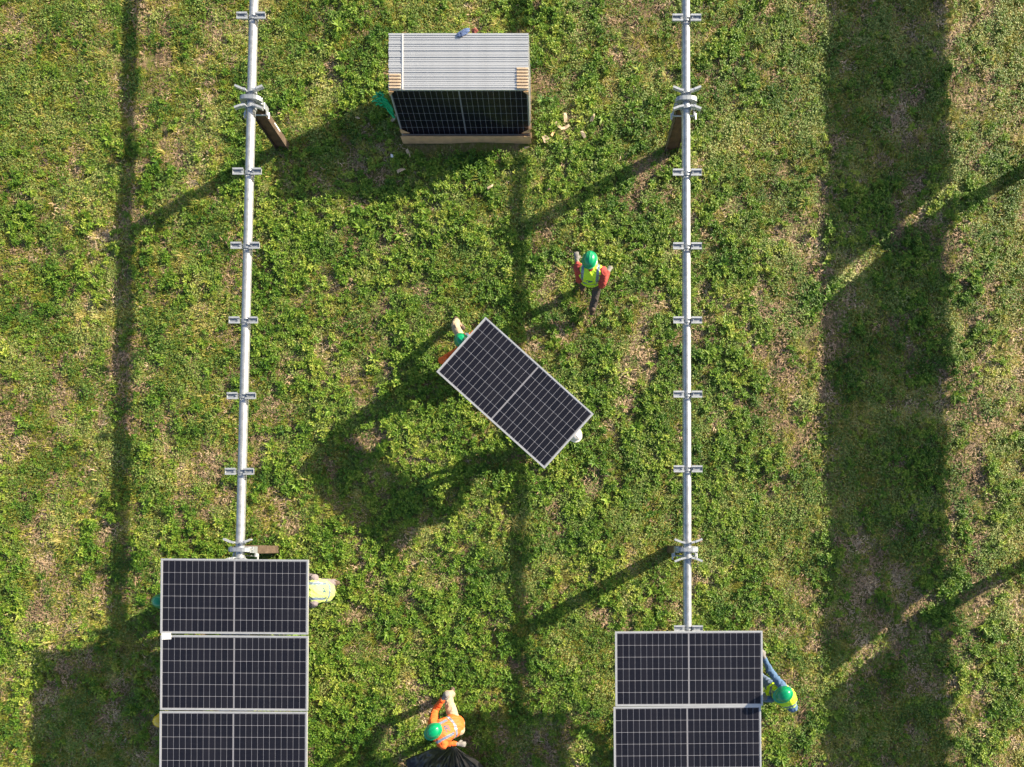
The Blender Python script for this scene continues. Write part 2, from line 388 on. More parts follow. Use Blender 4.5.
# ------------------------------------------------------------------ solar panels
PL, PW, PT = 2.20, 1.115, .032
def panel_meshes(PL, PW, PT, rim=.024):
    f = MB()
    f.box(-PL/2, PL/2, -PW/2, -PW/2 + rim, -PT, 0); f.box(-PL/2, PL/2, PW/2 - rim, PW/2, -PT, 0)
    f.box(-PL/2, -PL/2 + rim, -PW/2 + rim + .0005, PW/2 - rim - .0005, -PT, 0); f.box(PL/2 - rim, PL/2, -PW/2 + rim + .0005, PW/2 - rim - .0005, -PT, 0)
    b = MB(); e = rim - .002
    b.box(-PL/2 + e, PL/2 - e, -PW/2 + e, PW/2 - e, -.009, -.004)
    u = MB(); u.box(-PL/2 + e, PL/2 - e, -PW/2 + e, PW/2 - e, -.012, -.0095)
    inx = PL - 2 * rim - .016; iny = PW - 2 * rim - .012; mid = .018
    cw = (inx - mid) / 24; ch = iny / 6
    g = .0068; c = MB(); q = .006
    x0, x1, y0, y1 = -cw/2 + g/2, cw/2 - g/2, -ch/2 + g/2, ch/2 - g/2
    c.add([(x0, y0 + q, 0), (x0 + q, y0, 0), (x1 - q, y0, 0), (x1, y0 + q, 0), (x1, y1 - q, 0), (x1 - q, y1, 0), (x0 + q, y1, 0), (x0, y1 - q, 0),
           (x0, y0, -.0012), (x1, y0, -.0012), (x1, y1, -.0012), (x0, y1, -.0012)], [tuple(range(8)), (8, 9, 2, 1), (9, 10, 4, 3), (10, 11, 6, 5), (11, 8, 0, 7)])
    pos = []
    for h in (-1, 1):
        for k in range(12):
            for r_ in range(6):
                pos.append((h * (mid / 2 + cw * (k + .5)), -iny/2 + ch * (r_ + .5), -.0024))
    jb = MB()
    jb.box(-.04, .04, -.05, .03, -.028, -.0125, bev=.004)
    return (f.mesh('panel_frame', M['alu']), b.mesh('panel_backsheet', M['backsheet']), u.mesh('panel_rear', M['under']),
            c.mesh('panel_cell', M['cell']), jb.mesh('junction_box', M['black_plastic']), pos)
PM = panel_meshes(PL, PW, PT)
def make_panel(loc, rot, label, group=None, pm=None, cells=True):
    pm = pm or PM
    t = empty('solar_panel', loc, rot); tag(t, label, 'solar panel', group)
    link('frame', pm[0], t); link('backsheet', pm[1], t); link('rear_sheet', pm[2], t); [link('junction_box', pm[4], t, (xx, 0, 0)) for xx in (-.25, 0, .25)]
    if cells:
        for p in pm[5]: link('cell', pm[3], t, p)
    return t
ZP = 1.27 + .065 + .0345 + .033                      # top face of the mounted panels
def pxpanel(cx, cy, rz, label, group):
    p = at(cx, cy, ZP); return make_panel(p, (0, 0, R(rz)), label, group)
G1 = 'solar panels mounted on the left tracker'; G2 = 'solar panels mounted on the right tracker'
pxpanel(234.3, 596.5, -.5, 'black solar panel at the top end of the three-panel table, workers on both sides', G1)
pxpanel(234.0, 673.0, -.4, 'middle solar panel of the left table, white card lying on its upper left corner', G1)
pxpanel(233.2, 749.0, -.3, 'lowest solar panel of the left table, cut off by the bottom of the picture', G1)
pxpanel(689.0, 668.6, .3, 'upper solar panel of the right table, worker in blue sleeves reaching to its side', G2)
pxpanel(687.6, 743.7, .5, 'lower solar panel of the right table, cut off by the bottom of the picture', G2)
card = MB()
card.add([(-.075, -.05, 0), (.07, -.052, .004), (.075, .045, .010), (-.07, .05, .002), (-.075, -.05, .0015), (.07, -.052, .0055), (.075, .045, .0115), (-.07, .05, .0035)],
         [(3, 2, 1, 0), (4, 5, 6, 7), (0, 1, 5, 4), (1, 2, 6, 5), (2, 3, 7, 6), (3, 0, 4, 7)])
o = link('paper_card', card.mesh('paper_card', M['white_paper']), None, at(166.5, 636, ZP + .003), (0, 0, R(4)))
tag(o, 'small white card on the joint between the first two left panels', 'card')

# ------------------------------------------------------------------ trackers
TR = .065; TZ = 1.27
def bracket_mesh():
    """galvanised module rail: a folded channel saddled over the tube"""
    mb = MB(); L = .215; w_ = .038
    for sx in (-1, 1):
        # flanges sloping from the centre saddle up to the ends
        a, b = .0, sx * L
        x0, x1 = min(sx * .055, b), max(sx * .055, b)
        mb.box(x0, x1, -w_, -w_ + .006, TR - .005, TR + .030); mb.box(x0, x1, w_ - .006, w_, TR - .005, TR + .030)
        mb.box(x0, x1, -w_ - .014, -w_ + .012, TR + .0305, TR + .0345, 0); mb.box(x0, x1, w_ - .012, w_ + .014, TR + .0305, TR + .0345, 0)
        mb.box(x0, x1, -w_ + .0065, w_ - .0065, TR + .008, TR + .0115, 1)
        mb.box(b - .003 if sx > 0 else b, b if sx > 0 else b + .003, -w_ + .007, w_ - .007, TR + .012, TR + .028, 0)
    # saddle strap over the tube
    n = 12; vs = []; fs = []
    for k in range(n + 1):
        an = math.pi * k / n; r1, r2 = TR + .002, TR + .012
        for yy in (-w_ + .008, w_ - .008):
            vs += [(math.cos(an) * r2, yy, math.sin(an) * r2)]
    for k in range(n): fs.append((2*k, 2*k+2, 2*k+3, 2*k+1))
    mb.add(vs, fs, 1, True)
    for yy in (-w_ + .008, w_ - .008):
        v2 = []; f2 = []
        for k in range(n + 1):
            an = math.pi * k / n; v2 += [(math.cos(an) * (TR + .001), yy, math.sin(an) * (TR + .001)), (math.cos(an) * (TR + .012), yy, math.sin(an) * (TR + .012))]
        for k in range(n): f2.append((2*k, 2*k+1, 2*k+3, 2*k+2))
        mb.add(v2, f2, 1)
    mb.tube([(-.085, 0, TR + .010), (-.085, 0, TR + .028)], .011, 6, 1); mb.tube([(.085, 0, TR + .010), (.085, 0, TR + .028)], .011, 6, 1)
    mb.tube([(0, 0, -TR - .035), (0, 0, -TR + .01)], .02, 8, 1)
    return mb.mesh('bracket', [M['galv_bright'], M['galv_dull']])
def wing_mesh():
    """flared clamp arm either side of a bearing"""
    mb = MB()
    for sx in (-1, 1):
        for dz in (0, ):
            p = [(sx * .05, 0, TR + .012), (sx * .11, .012, TR + .016), (sx * .205, .050, TR + .03)]
            for k in range(2):
                a, b = Vector(p[k]), Vector(p[k + 1])
                d = (b - a); ln = d.length; an = math.atan2(d.y, d.x)
                Mx = Matrix.Translation(a) @ Matrix.Rotation(an, 4, 'Z')
                mb.box(-.004, ln + .002, -.010, .010, -.03 + k * .001, .03 + k * .001, 0, Mx)
                mb.box(-.004, ln + .002, -.014, .017, .0305 + k * .001, .035 + k * .001, 0, Mx)
    n = 14; ring = [(math.cos(2 * math.pi * k / n) * (TR + .016), 0, math.sin(2 * math.pi * k / n) * (TR + .016)) for k in range(n + 1)]
    vs = []; fs = []
    for (x, y, z) in ring: vs += [(x, -.02, z), (x, .02, z)]
    for k in range(n): fs.append((2*k, 2*k+1, 2*k+3, 2*k+2))
    mb.add(vs, fs, 1, True)
    for yy in (-.02, .02):
        v2 = []; f2 = []
        for (x, y, z) in ring: v2 += [(x * TR / (TR + .016), yy, z * TR / (TR + .016)), (x, yy, z)]
        for k in range(n): f2.append((2*k, 2*k+1, 2*k+3, 2*k+2) if yy > 0 else (2*k, 2*k+2, 2*k+3, 2*k+1))
        mb.add(v2, f2, 1)
    return mb.mesh('clamp_arm', [M['galv_bright'], M['galv_dull']])
def bearing_mesh():
    mb = MB(); n = 20; w_ = .03
    prof = []
    for k in range(n):
        an = 2 * math.pi * k / n; rx, rz = .165, .105
        e = .75
        prof.append((math.copysign(abs(math.cos(an)) ** e, math.cos(an)) * rx, math.copysign(abs(math.sin(an)) ** e, math.sin(an)) * rz))
    inner = [(math.cos(2 * math.pi * k / n) * (TR + .006), math.sin(2 * math.pi * k / n) * (TR + .006)) for k in range(n)]
    vs = [(x, -w_, z) for x, z in prof] + [(x, w_, z) for x, z in prof] + [(x, -w_, z) for x, z in inner] + [(x, w_, z) for x, z in inner]
    fs = []
    for k in range(n):
        q = (k + 1) % n
        fs += [(k, q, n + q, n + k), (2*n + q, 2*n + k, 3*n + k, 3*n + q), (q, k, 2*n + k, 2*n + q), (n + k, n + q, 3*n + q, 3*n + k)]
    mb.add(vs, fs, 0, False)
    # side lugs with bolts
    for sx in (-1, 1):
        mb.box(sx * .14 - .02, sx * .14 + .02, -.045, .045, -.03, -.005, 1, bev=.004)
        mb.tube([(sx * .14, 0, -.10), (sx * .14, 0, .02)], .010, 8, 1)
    return mb.mesh('bearing', [M['galv_dull'], M['galv_bright']])
def cap_mesh():
    """post head plate with cross bolts, under the bearing"""
    mb = MB()
    mb.box(-.15, .15, -.05, .05, -.125, -.112, 0, bev=.003)
    mb.box(-.155, -.143, -.05, .05, -.26, -.126, 0); mb.box(.143, .155, -.05, .05, -.26, -.126, 0)
    mb.tube([(-.2, -.095, -.20), (.2, -.095, -.20)], .013, 8, 1)
    for sx in (-1, 1):
        mb.tube([(sx * .185, -.155, -.20), (sx * .185, -.06, -.20)], .015, 8, 1)
        mb.box(sx * .165 - .012, sx * .165 + .012, -.11, -.051, -.235, -.165, 1)
    return mb.mesh('post_cap', [M['galv_dull'], M['galv_bright']])
def post_mesh(h):
    mb = MB(); d, b, t = .105, .062, .008      # depth along X, flange width along Y
    mb.box(-d + t, d - t, -.004, .004, -.4, h, 0)
    mb.box(-d, -d + t, -b, b, -.4, h, 1); mb.box(d - t, d, -b, b, -.4, h, 1)
    return mb.mesh('post', [M['rust'], M['rust_edge']])
ME_b, ME_w, ME_g, ME_c, ME_p = bracket_mesh(), wing_mesh(), bearing_mesh(), cap_mesh(), post_mesh(1.27 - .127)
stick = MB(); stick.box(-.012, .012, -.004, .004, -.11, .11)
ME_s = stick.mesh('survey_sticker', M['white_paper'])
def tracker(label, xa, ya, xb, yb, yend0, yend1, ybr, ybear, group):
    """tube through (xa,ya) and (xb,yb); brackets and bearings at the given Y"""
    sl_ = (xb - xa) / (yb - ya); ang = -math.atan(sl_)
    X_ = lambda y: xa + sl_ * (y - ya)
    t = empty('solar_tracker', (X_(0), 0, 0), (0, 0, ang)); tag(t, label, 'solar tracker', group)
    cs = math.cos(ang)
    mb = MB()
    mb.tube([(0, yend0, TZ), (0, yend1, TZ)], TR, 28)
    link('torque_tube', mb.mesh('torque_tube', M['galv']), t)
    for y in ybr: link('bracket', ME_b, t, (0, y / cs, TZ), (0, 0, -ang))
    for y in ybear:
        link('clamp_arm', ME_w, t, (0, y / cs + .105, TZ)); link('clamp_arm', ME_w, t, (0, y / cs - .125, TZ), (0, 0, math.pi))
        link('bearing', ME_g, t, (0, y / cs, TZ))
        po = link('post', ME_p, t, (0, y / cs, 0)); link('post_cap', ME_c, po, (0, 0, TZ)); 
        if y > 4 and xa < 0: link('tag_strip', ME_s, po, (.1065, .03, .55), (0, 0, math.pi / 2))
    return t
yb_ = lambda py: (546 - py) * (CAM_H - TZ) / F
GT = 'tracker rows of steel tube on brown posts'
brL = [yb_(v) for v in (20, 174.5, 248, 322, 397, 472, 634.5, 711, 787)]
brR = [yb_(v) for v in (22, 175.5, 248.5, 322, 395.5, 469.5, 628, 705.5, 781)]
tracker('left steel torque tube row on rusty posts, three panels at its lower end', yb_(546) - 4.50, 8.25, -4.71, -.06, 13.5, -9, brL, [yb_(100.5), yb_(549.5)], GT)
tracker('right steel torque tube row on rusty posts, two panels at its lower end', 2.017, 8.25, 2.04, -.06, 13.5, -9, brR, [yb_(101.5), yb_(549.5)], GT)

# the finished row just east of the picture, tipped to face west: its shadow lies across the right of the field
ET = R(54)
te = empty('solar_tracker', (8.50, 0, 0)); tag(te, 'tilted panel row beyond the right edge that throws the wide shadow strip', 'solar tracker')
mb = MB(); mb.tube([(0, 16, TZ), (0, -11, TZ)], TR, 20); link('torque_tube', mb.mesh('torque_tube', M['galv']), te)
for yy in (6.62, -.02, -6.7, 13.3):
    po = link('post', ME_p, te, (0, yy, 0)); link('post_cap', ME_c, po, (0, 0, TZ)); link('bearing', ME_g, te, (0, yy, TZ))
em = MB(); em.box(-.90, .90, -.553, .553, -PT, 0, 0); 
eme = em.mesh('tilted_module', M['cell'])
pan = []
for a_, b_ in ((13.3, 6.62), (6.62, -.02), (-.02, -6.7)):
    n_ = 6; gap = .15; pit = (abs(a_ - b_) - 2 * gap) / n_
    for k in range(n_):
        ph = (pit - .012) / 1.106
        y = b_ + gap + pit * (k + .5)
        # local X axis tips down to the west
        q = link('tilted_module', eme, te, (-.12 * math.sin(ET), y, TZ + .12 * math.cos(ET)), (0, -ET, 0)); q.scale = (1, ph, 1)

# ------------------------------------------------------------------ the carried panel
CP = at(515, 392.8, 1.25)
cp = make_panel(CP, (0, 0, 0), 'loose solar panel carried askew across the grass by two workers')
c1, c2 = at(437, 371, 1.25), at(545, 468, 1.25); cp.rotation_euler = (0, 0, math.atan2(c2.y - c1.y, c2.x - c1.x))

# ------------------------------------------------------------------ crate of panels standing on edge on a pallet
S0 = Vector((-1.437, 0, 0)); NP = 26
PMs = panel_meshes(2.155, .985, .030, .020)
lean = math.atan2(.13, .98)
zb = .085; depth = .872; pitch = depth / NP
GS = 'solar panels standing on edge on the pallet'
where = ['front solar panel of the standing stack, its dark face open to view', 'rearmost solar panel of the standing stack, blue cloth lying on its top edge']
ORD = ['', 'next'] + ['%d%s' % (q, {1: 'st', 2: 'nd', 3: 'rd'}.get(q % 10 if q not in (11, 12, 13) else 0, 'th')) for q in range(2, 30)]
for k in range(NP):
    y = 6.90 + pitch * k
    # panel local: X along the long side, Y up the panel, Z out of the glass (towards -Y of the world)
    jx = random.uniform(-.006, .006); jz = random.uniform(-.002, .008) if k else 0
    loc = Vector((-1.437 + jx, y + .06, zb + .488 + jz))
    if k == 0: lab = where[0]; g_ = None
    elif k == NP - 1: lab = where[1]; g_ = None
    else: lab = 'solar panel seen edge on in the stack, %s from the dark front panel' % ORD[k]; g_ = GS
    make_panel(loc, (R(90) - lean, 0, 0), lab, g_, PMs, cells=(k == 0))
# pallet
pt = empty('pallet', (-1.437, 7.25, -.05)); tag(pt, 'wooden pallet under the stack of standing solar panels', 'pallet')
for y in np.linspace(-.35, .58, 7):
    mb = MB(); mb.box(-1.09, 1.09, -.05, .05, 0, .02, bev=.002); link('deck_board', mb.mesh('deck_board', M['wood']), pt, (0, y, .112 + random.uniform(-.001, .001)))
for x in (-1.02, 0, 1.02):
    for y in (-.33, .08, .55):
        mb = MB(); mb.box(-.05, .05, -.06, .06, 0, .085, bev=.003); link('block', mb.mesh('block', M['wood']), pt, (x, y, .025))
    mb = MB(); mb.box(-.05, .05, -.40, .63, 0, .018, bev=.002); link('bottom_board', mb.mesh('bottom_board', M['wood']), pt, (x, 0, .006))
# cardboard tray: low front wall and corner protectors
ct = empty('cardboard_tray', (-1.437, 6.845, .084)); tag(ct, 'brown cardboard tray edge and corner guards round the panel stack', 'cardboard')
mb = MB(); mb.box(-1.085, 1.085, -.030, -.02, -.10, .10)
link('front_wall', mb.mesh('front_wall', M['card']), ct)
def tri(p, th=.006):
    p = [Vector(q) for q in p]; d = Vector((0, -th, 0)); m = MB()
    m.add(p + [q + d for q in p], [(0, 1, 2), (5, 4, 3), (0, 3, 4, 1), (1, 4, 5, 2), (2, 5, 3, 0)]); return m
fy = lambda z: (z / .98) * .13 - .002 + .02
for sx in (-1, 1):
    c_ = tri([(sx * 1.078, fy(.1), .10), (sx * .93, fy(.1), .10), (sx * 1.078, fy(.20) , .20)]); link('corner_guard', c_.mesh('corner_guard', M['card']), ct)
    c_ = tri([(sx * 1.078, fy(.985), .985), (sx * (1.0), fy(.985), .985), (sx * 1.078, fy(.905), .905)]); link('corner_guard', c_.mesh('corner_guard', M['card']), ct)
# pale corner inserts between the panels on top
for k in range(8):
    y = 7.055 + pitch * (k * 1.45)
    mb = MB(); mb.box(-.09, .09, -.014, .014, -.03, .008, bev=.002)
    if k < 7: link('edge_strip', mb.mesh('edge_strip', M['card_pale']), ct, (2.145/2 - .09, y - 6.845, .984))
    if k < 5: link('edge_strip', mb.mesh('edge_strip', M['card_pale']), ct, (-2.145/2 + .09, y - 6.845, .984))
st_ = MB(); st_.box(-.012, .012, 7.03, 7.885, 0, .002)
o = link('strap', st_.mesh('strap', M['clear_wrap']), ct, (-1.437 + .225 + .37 - .0, -6.845, 1.070 - .084)); o.location.x = -.86
mb = MB(); mb.box(-.05, .05, -.03, .03, 0, .003)
# green strapping hanging from the corner
gs = MB(); rr = random.Random(3)
base = Vector((-2.55, 6.98, .62))
for k in range(9):
    a = rr.uniform(1.7, 3.6); ln = rr.uniform(.22, .42)
    tip = Vector((-2.68 + math.cos(a) * ln * .5, 7.10 + math.sin(a) * .14, rr.uniform(.50, .75)))
    low = Vector((-2.545 + rr.uniform(-.03, .0), 6.97 + rr.uniform(-.03, .03), .52 + rr.uniform(-.1, .1)))
    pts = []
    for q in range(9):
        t_ = q / 8; p_ = low.lerp(tip, t_) + Vector((math.sin(t_ * 3.14) * rr.uniform(-.05, .03), math.sin(t_ * 3.14) * rr.uniform(-.02, .05), math.sin(t_ * 3.14) * .12)); pts.append(p_)
    gs.tube(pts, .019, 4, ellipse=.15)
o = link('strapping', gs.mesh('strapping', M['green_strap'])); tag(o, 'bundle of loose green packing straps hanging at the left corner of the panel stack', 'straps')

# crumpled cloths on the back edge of the stack
def crumple(name, mat, loc, sx, sy, sz, seed, label, cat, rot=0):
    bm = bmesh.new(); bmesh.ops.create_icosphere(bm, subdivisions=3, radius=1); v_ = VN(seed)
    for v in bm.verts:
        n = float(v_.fbm(np.array(v.co.x * 2 + 9 + v.co.z), np.array(v.co.y * 2 + 7 - v.co.z), 3)); s = .45 + 1.0 * n
        v.co = Vector((v.co.x * s * sx, v.co.y * s * sy, max(v.co.z, -.35) * s * sz + sz * .3))
    me = bpy.data.meshes.new(name); bm.to_mesh(me); bm.free(); me.materials.append(mat)
    o = link(name, me, None, loc, (0, 0, rot)); tag(o, label, cat); return o
crumple('cloth', M['blue_cloth'], at(464, 32.5, 1.075), .11, .045, .02, 21, 'crumpled blue cloth lying on the back edge of the stacked panels', 'cloth', .5)
crumple('glove', M['red_cloth'], at(475, 31.0, 1.05), .045, .04, .02, 22, 'dark red work glove on the back edge of the stacked panels beside the blue cloth', 'glove', .2)

# ------------------------------------------------------------------ scraps of cardboard and split wood
def scrap(px, py, l, w_, rot, mat, label, cat='cardboard scrap', tilt=.2, seed=0, name='cardboard_scrap', z=.09, group=None):
    l *= .88; w_ *= .85; r = random.Random(seed); mb = MB(); n = 5; top = []; bot = []
    outline = [(-l/2, -w_/2 * r.uniform(.5, 1)), (0, -w_/2 * r.uniform(.8, 1.2)), (l/2, -w_/2 * r.uniform(.3, 1)), (l/2 * r.uniform(.8, 1.1), w_/2 * r.uniform(.2, 1)), (0, w_/2 * r.uniform(.7, 1.2)), (-l/2 * r.uniform(.8, 1), w_/2)]
    zz = [r.uniform(-.01, .02) for _ in outline]
    vs = [(x, y, z0 + .008) for (x, y), z0 in zip(outline, zz)] + [(x, y, z0) for (x, y), z0 in zip(outline, zz)]
    fs = [tuple(range(6)), tuple(range(11, 5, -1))] + [(k, 6 + k, 6 + (k + 1) % 6, (k + 1) % 6) for k in range(6)]
    mb.add(vs, fs)
    p = at(px, py, z); gz = float(ground_h(p.x, p.y)); p.z = gz + .075 + (.02 if seed % 2 else 0)
    o = link(name, mb.mesh(name, mat), None, p, (tilt * r.uniform(-1, 1), tilt * r.uniform(-1, 1), rot)); tag(o, label, cat, group)
    return o
scrap(565.5, 117, .19, .07, 1.7, M['chip_pale'], 'pale pointed cardboard scrap right of the stack, topmost of the litter there', seed=1)
scrap(558, 124, .16, .07, -.8, M['chip_pale'], 'curled tan scrap just left below the pale pointed scrap', seed=2)
scrap(565, 127, .19, .06, .5, M['card_pale'], 'long brown scrap tilted up to the right near the pointed scrap', seed=3)
scrap(592.8, 116.5, .15, .08, 1.3, M['chip_pale'], 'bright pale wood scrap standing alone farthest right of the stack', seed=4)
scrap(583.5, 134, .14, .06, 2.1, M['card_pale'], 'small folded brown scrap below the bright pale wood scrap', seed=5)
scrap(546.5, 137, .15, .14, .4, M['chip_pale'], 'flat yellowish wood piece on bare soil by the right pallet corner', seed=6)
scrap(553, 132, .13, .05, 1.1, M['card'], 'thin brown strip beside the yellowish wood piece', seed=7)
scrap(393, 117, .14, .08, .9, M['card_pale'], 'brown cardboard scrap in the shade beneath the green straps', seed=8)
scrap(407.5, 151, .15, .06, -1.1, M['card_pale'], 'narrow wood splinter sticking out below the left pallet corner', seed=9, z=.12)
scrap(400.5, 169, .17, .05, .5, M['card_pale'], 'long tan scrap lying in the shadow below the pallet', seed=10)
scrap(391.5, 155, .05, .07, .2, M['white_paper'], 'small white scrap in the shadow left below the pallet', seed=11, cat='paper scrap', name='paper_scrap')
scrap(357, 116, .10, .04, -.3, M['card_pale'], 'tiny tan scrap in the shadow left of the green straps', seed=12)
scrap(490, 187, .13, .05, .7, M['card_pale'], 'small brown scrap on the grass south of the panel stack', seed=13)
scrap(549, 186, .10, .06, 1.4, M['chip_pale'], 'pale chip on the grass midway between stack and the walking worker', seed=14)
scrap(527, 147, .10, .05, .2, M['card_pale'], 'short tan scrap at the foot of the right pallet corner', seed=15)

# ------------------------------------------------------------------ people
def skin_mat(): return simple('skin', (.38, .20, .13), .55, 0, .1, 12)
M['skin'] = skin_mat()
M['hair'] = simple('dark_hair', (.02, .014, .01), .8)
M['eye'] = simple('eye', (.03, .02, .02), .3)
M['boot'] = simple('brown_boot', (.09, .06, .042), .7, 0, .3, 20, .3, 60)
M['glove'] = simple('grey_glove', (.20, .19, .18), .8, 0, .15, 30, .3, 80)
def cloth(name, col, rough=.85, bump=.7): return simple(name, col, rough, 0, .12, 7, bump, 16)
M['orange'] = cloth('orange_shirt', (.72, .13, .02)); M['red'] = cloth('red_shirt', (.36, .05, .04))
M['blue'] = cloth('blue_shirt', (.07, .14, .26)); M['grey_shirt'] = cloth('grey_shirt', (.20, .17, .18))
M['khaki'] = cloth('khaki_trousers', (.41, .32, .215)); M['dark_trousers'] = cloth('dark_trousers', (.075, .06, .055)); M['jeans'] = cloth('blue_jeans', (.12, .17, .28))
M['hard_green'] = simple('green_hard_hat', (.0, .27, .11), .28, 0, .05, 5, coat=.5)
M['hard_white'] = simple('white_hard_hat', (.80, .76, .72), .3, 0, .05, 5, coat=.5)
M['hard_yellow'] = simple('yellow_hard_hat', (.80, .52, .02), .3, 0, .05, 5, coat=.5)
M['reflect'] = simple('reflective_tape', (.20, .26, .35), .35, .3, .1, 30)
M['print'] = simple('vest_print', (.03, .08, .14), .8, 0, .1, 30)
M['lime'] = cloth('lime_vest', (.56, .84, .03), .7, .5); M['pale_lime'] = cloth('pale_lime_vest', (.50, .62, .17), .7, .5)
M['orange_vest'] = cloth('orange_vest', (.74, .14, .02), .7, .5)

def capsule(vs, fs, a, b, ra, rb, n=12, flat=1.0, side=None):
    """closed tapered capsule; flat squashes it along the axis perpendicular to side"""
    a, b = Vector(a), Vector(b); d = b - a; L = d.length
    if L < 1e-5: d = Vector((0, 0, 1)); L = 1e-5
    d = d.normalized()
    if side is None:
        u = d.cross(Vector((0, 0, 1)) if abs(d.z) < .9 else Vector((1, 0, 0))).normalized()
    else: u = (Vector(side) - d * Vector(side).dot(d)).normalized()
    v = d.cross(u); rings = []; K = 5
    for k in range(1, K): 
        t = math.pi / 2 * (1 - k / K); rings.append((-math.sin(t) * ra, math.cos(t) * ra))
    rings.append((0, ra)); rings.append((L, rb))
    for k in range(1, K):
        t = math.pi / 2 * k / K; rings.append((L + math.sin(t) * rb, math.cos(t) * rb))
    b0 = len(vs); vs.append(a - d * ra)
    for (s, r) in rings:
        for k in range(n):
            an = 2 * math.pi * k / n; vs.append(a + d * s + u * math.cos(an) * r + v * math.sin(an) * r * flat)
    vs.append(a + d * (L + rb)); e = len(vs) - 1; m = len(rings)
    for k in range(n):
        q = (k + 1) % n
        fs.append((b0, b0 + 1 + q, b0 + 1 + k)); fs.append((e, e - n + k, e - n + q))
        for r in range(m - 1):
            s0 = b0 + 1 + r * n; fs.append((s0 + k, s0 + q, s0 + n + q, s0 + n + k))
def blend(name, caps, voxel, mat, smooth=2, parent=None):
    vs = []; fs = []
    for c in caps: capsule(vs, fs, *c[:4], **(c[4] if len(c) > 4 else {}))
    me = bpy.data.meshes.new(name + '_src'); me.from_pydata([tuple(v) for v in vs], [], fs); me.update()
    o = bpy.data.objects.new(name + '_src', me); COL.objects.link(o)
    md = o.modifiers.new('r', 'REMESH'); md.mode = 'VOXEL'; md.voxel_size = voxel; md.use_smooth_shade = True
    if smooth:
        s = o.modifiers.new('s', 'SMOOTH'); s.iterations = smooth; s.factor = .6
    dg = bpy.context.evaluated_depsgraph_get(); out = bpy.data.meshes.new_from_object(o.evaluated_get(dg)); out.name = name
    bpy.data.objects.remove(o); bpy.data.meshes.remove(me)
    out.materials.clear(); out.materials.append(mat)
    if name in ('shirt', 'trousers', 'vest'):                       # loose folds in the cloth
        k = len(out.vertices); c = np.empty(k * 3); out.vertices.foreach_get('co', c); c = c.reshape(-1, 3)
        nr = np.empty(k * 3); out.vertices.foreach_get('normal', nr); nr = nr.reshape(-1, 3)
        v_ = VN(sum(map(ord, name)) + k % 97); x, y, z = c.T
        h = 1 - np.abs(2 * v_.fbm(x * 11 + z * 9 + 30, y * 11 - z * 7 + 30, 3) - 1) * 2
        out.vertices.foreach_set('co', (c + nr * (np.clip(h - .35, -.1, 1) * .017)[:, None]).ravel()); out.update()
    out.polygons.foreach_set('use_smooth', [True] * len(out.polygons))
    return link(name, out, parent)
def ik(a, c, l1, l2, pole):
    a, c, pole = Vector(a), Vector(c), Vector(pole); d = c - a; L = min(d.length, (l1 + l2) * .995); dn = d.normalized()
    c2 = a + dn * L; x = (l1 * l1 - l2 * l2 + L * L) / (2 * L); h = math.sqrt(max(l1 * l1 - x * x, 0))
    p = pole - dn * pole.dot(dn)
    p = p.normalized() if p.length > 1e-4 else Vector((0, 0, 1))
    return a + dn * x + p * h, c2
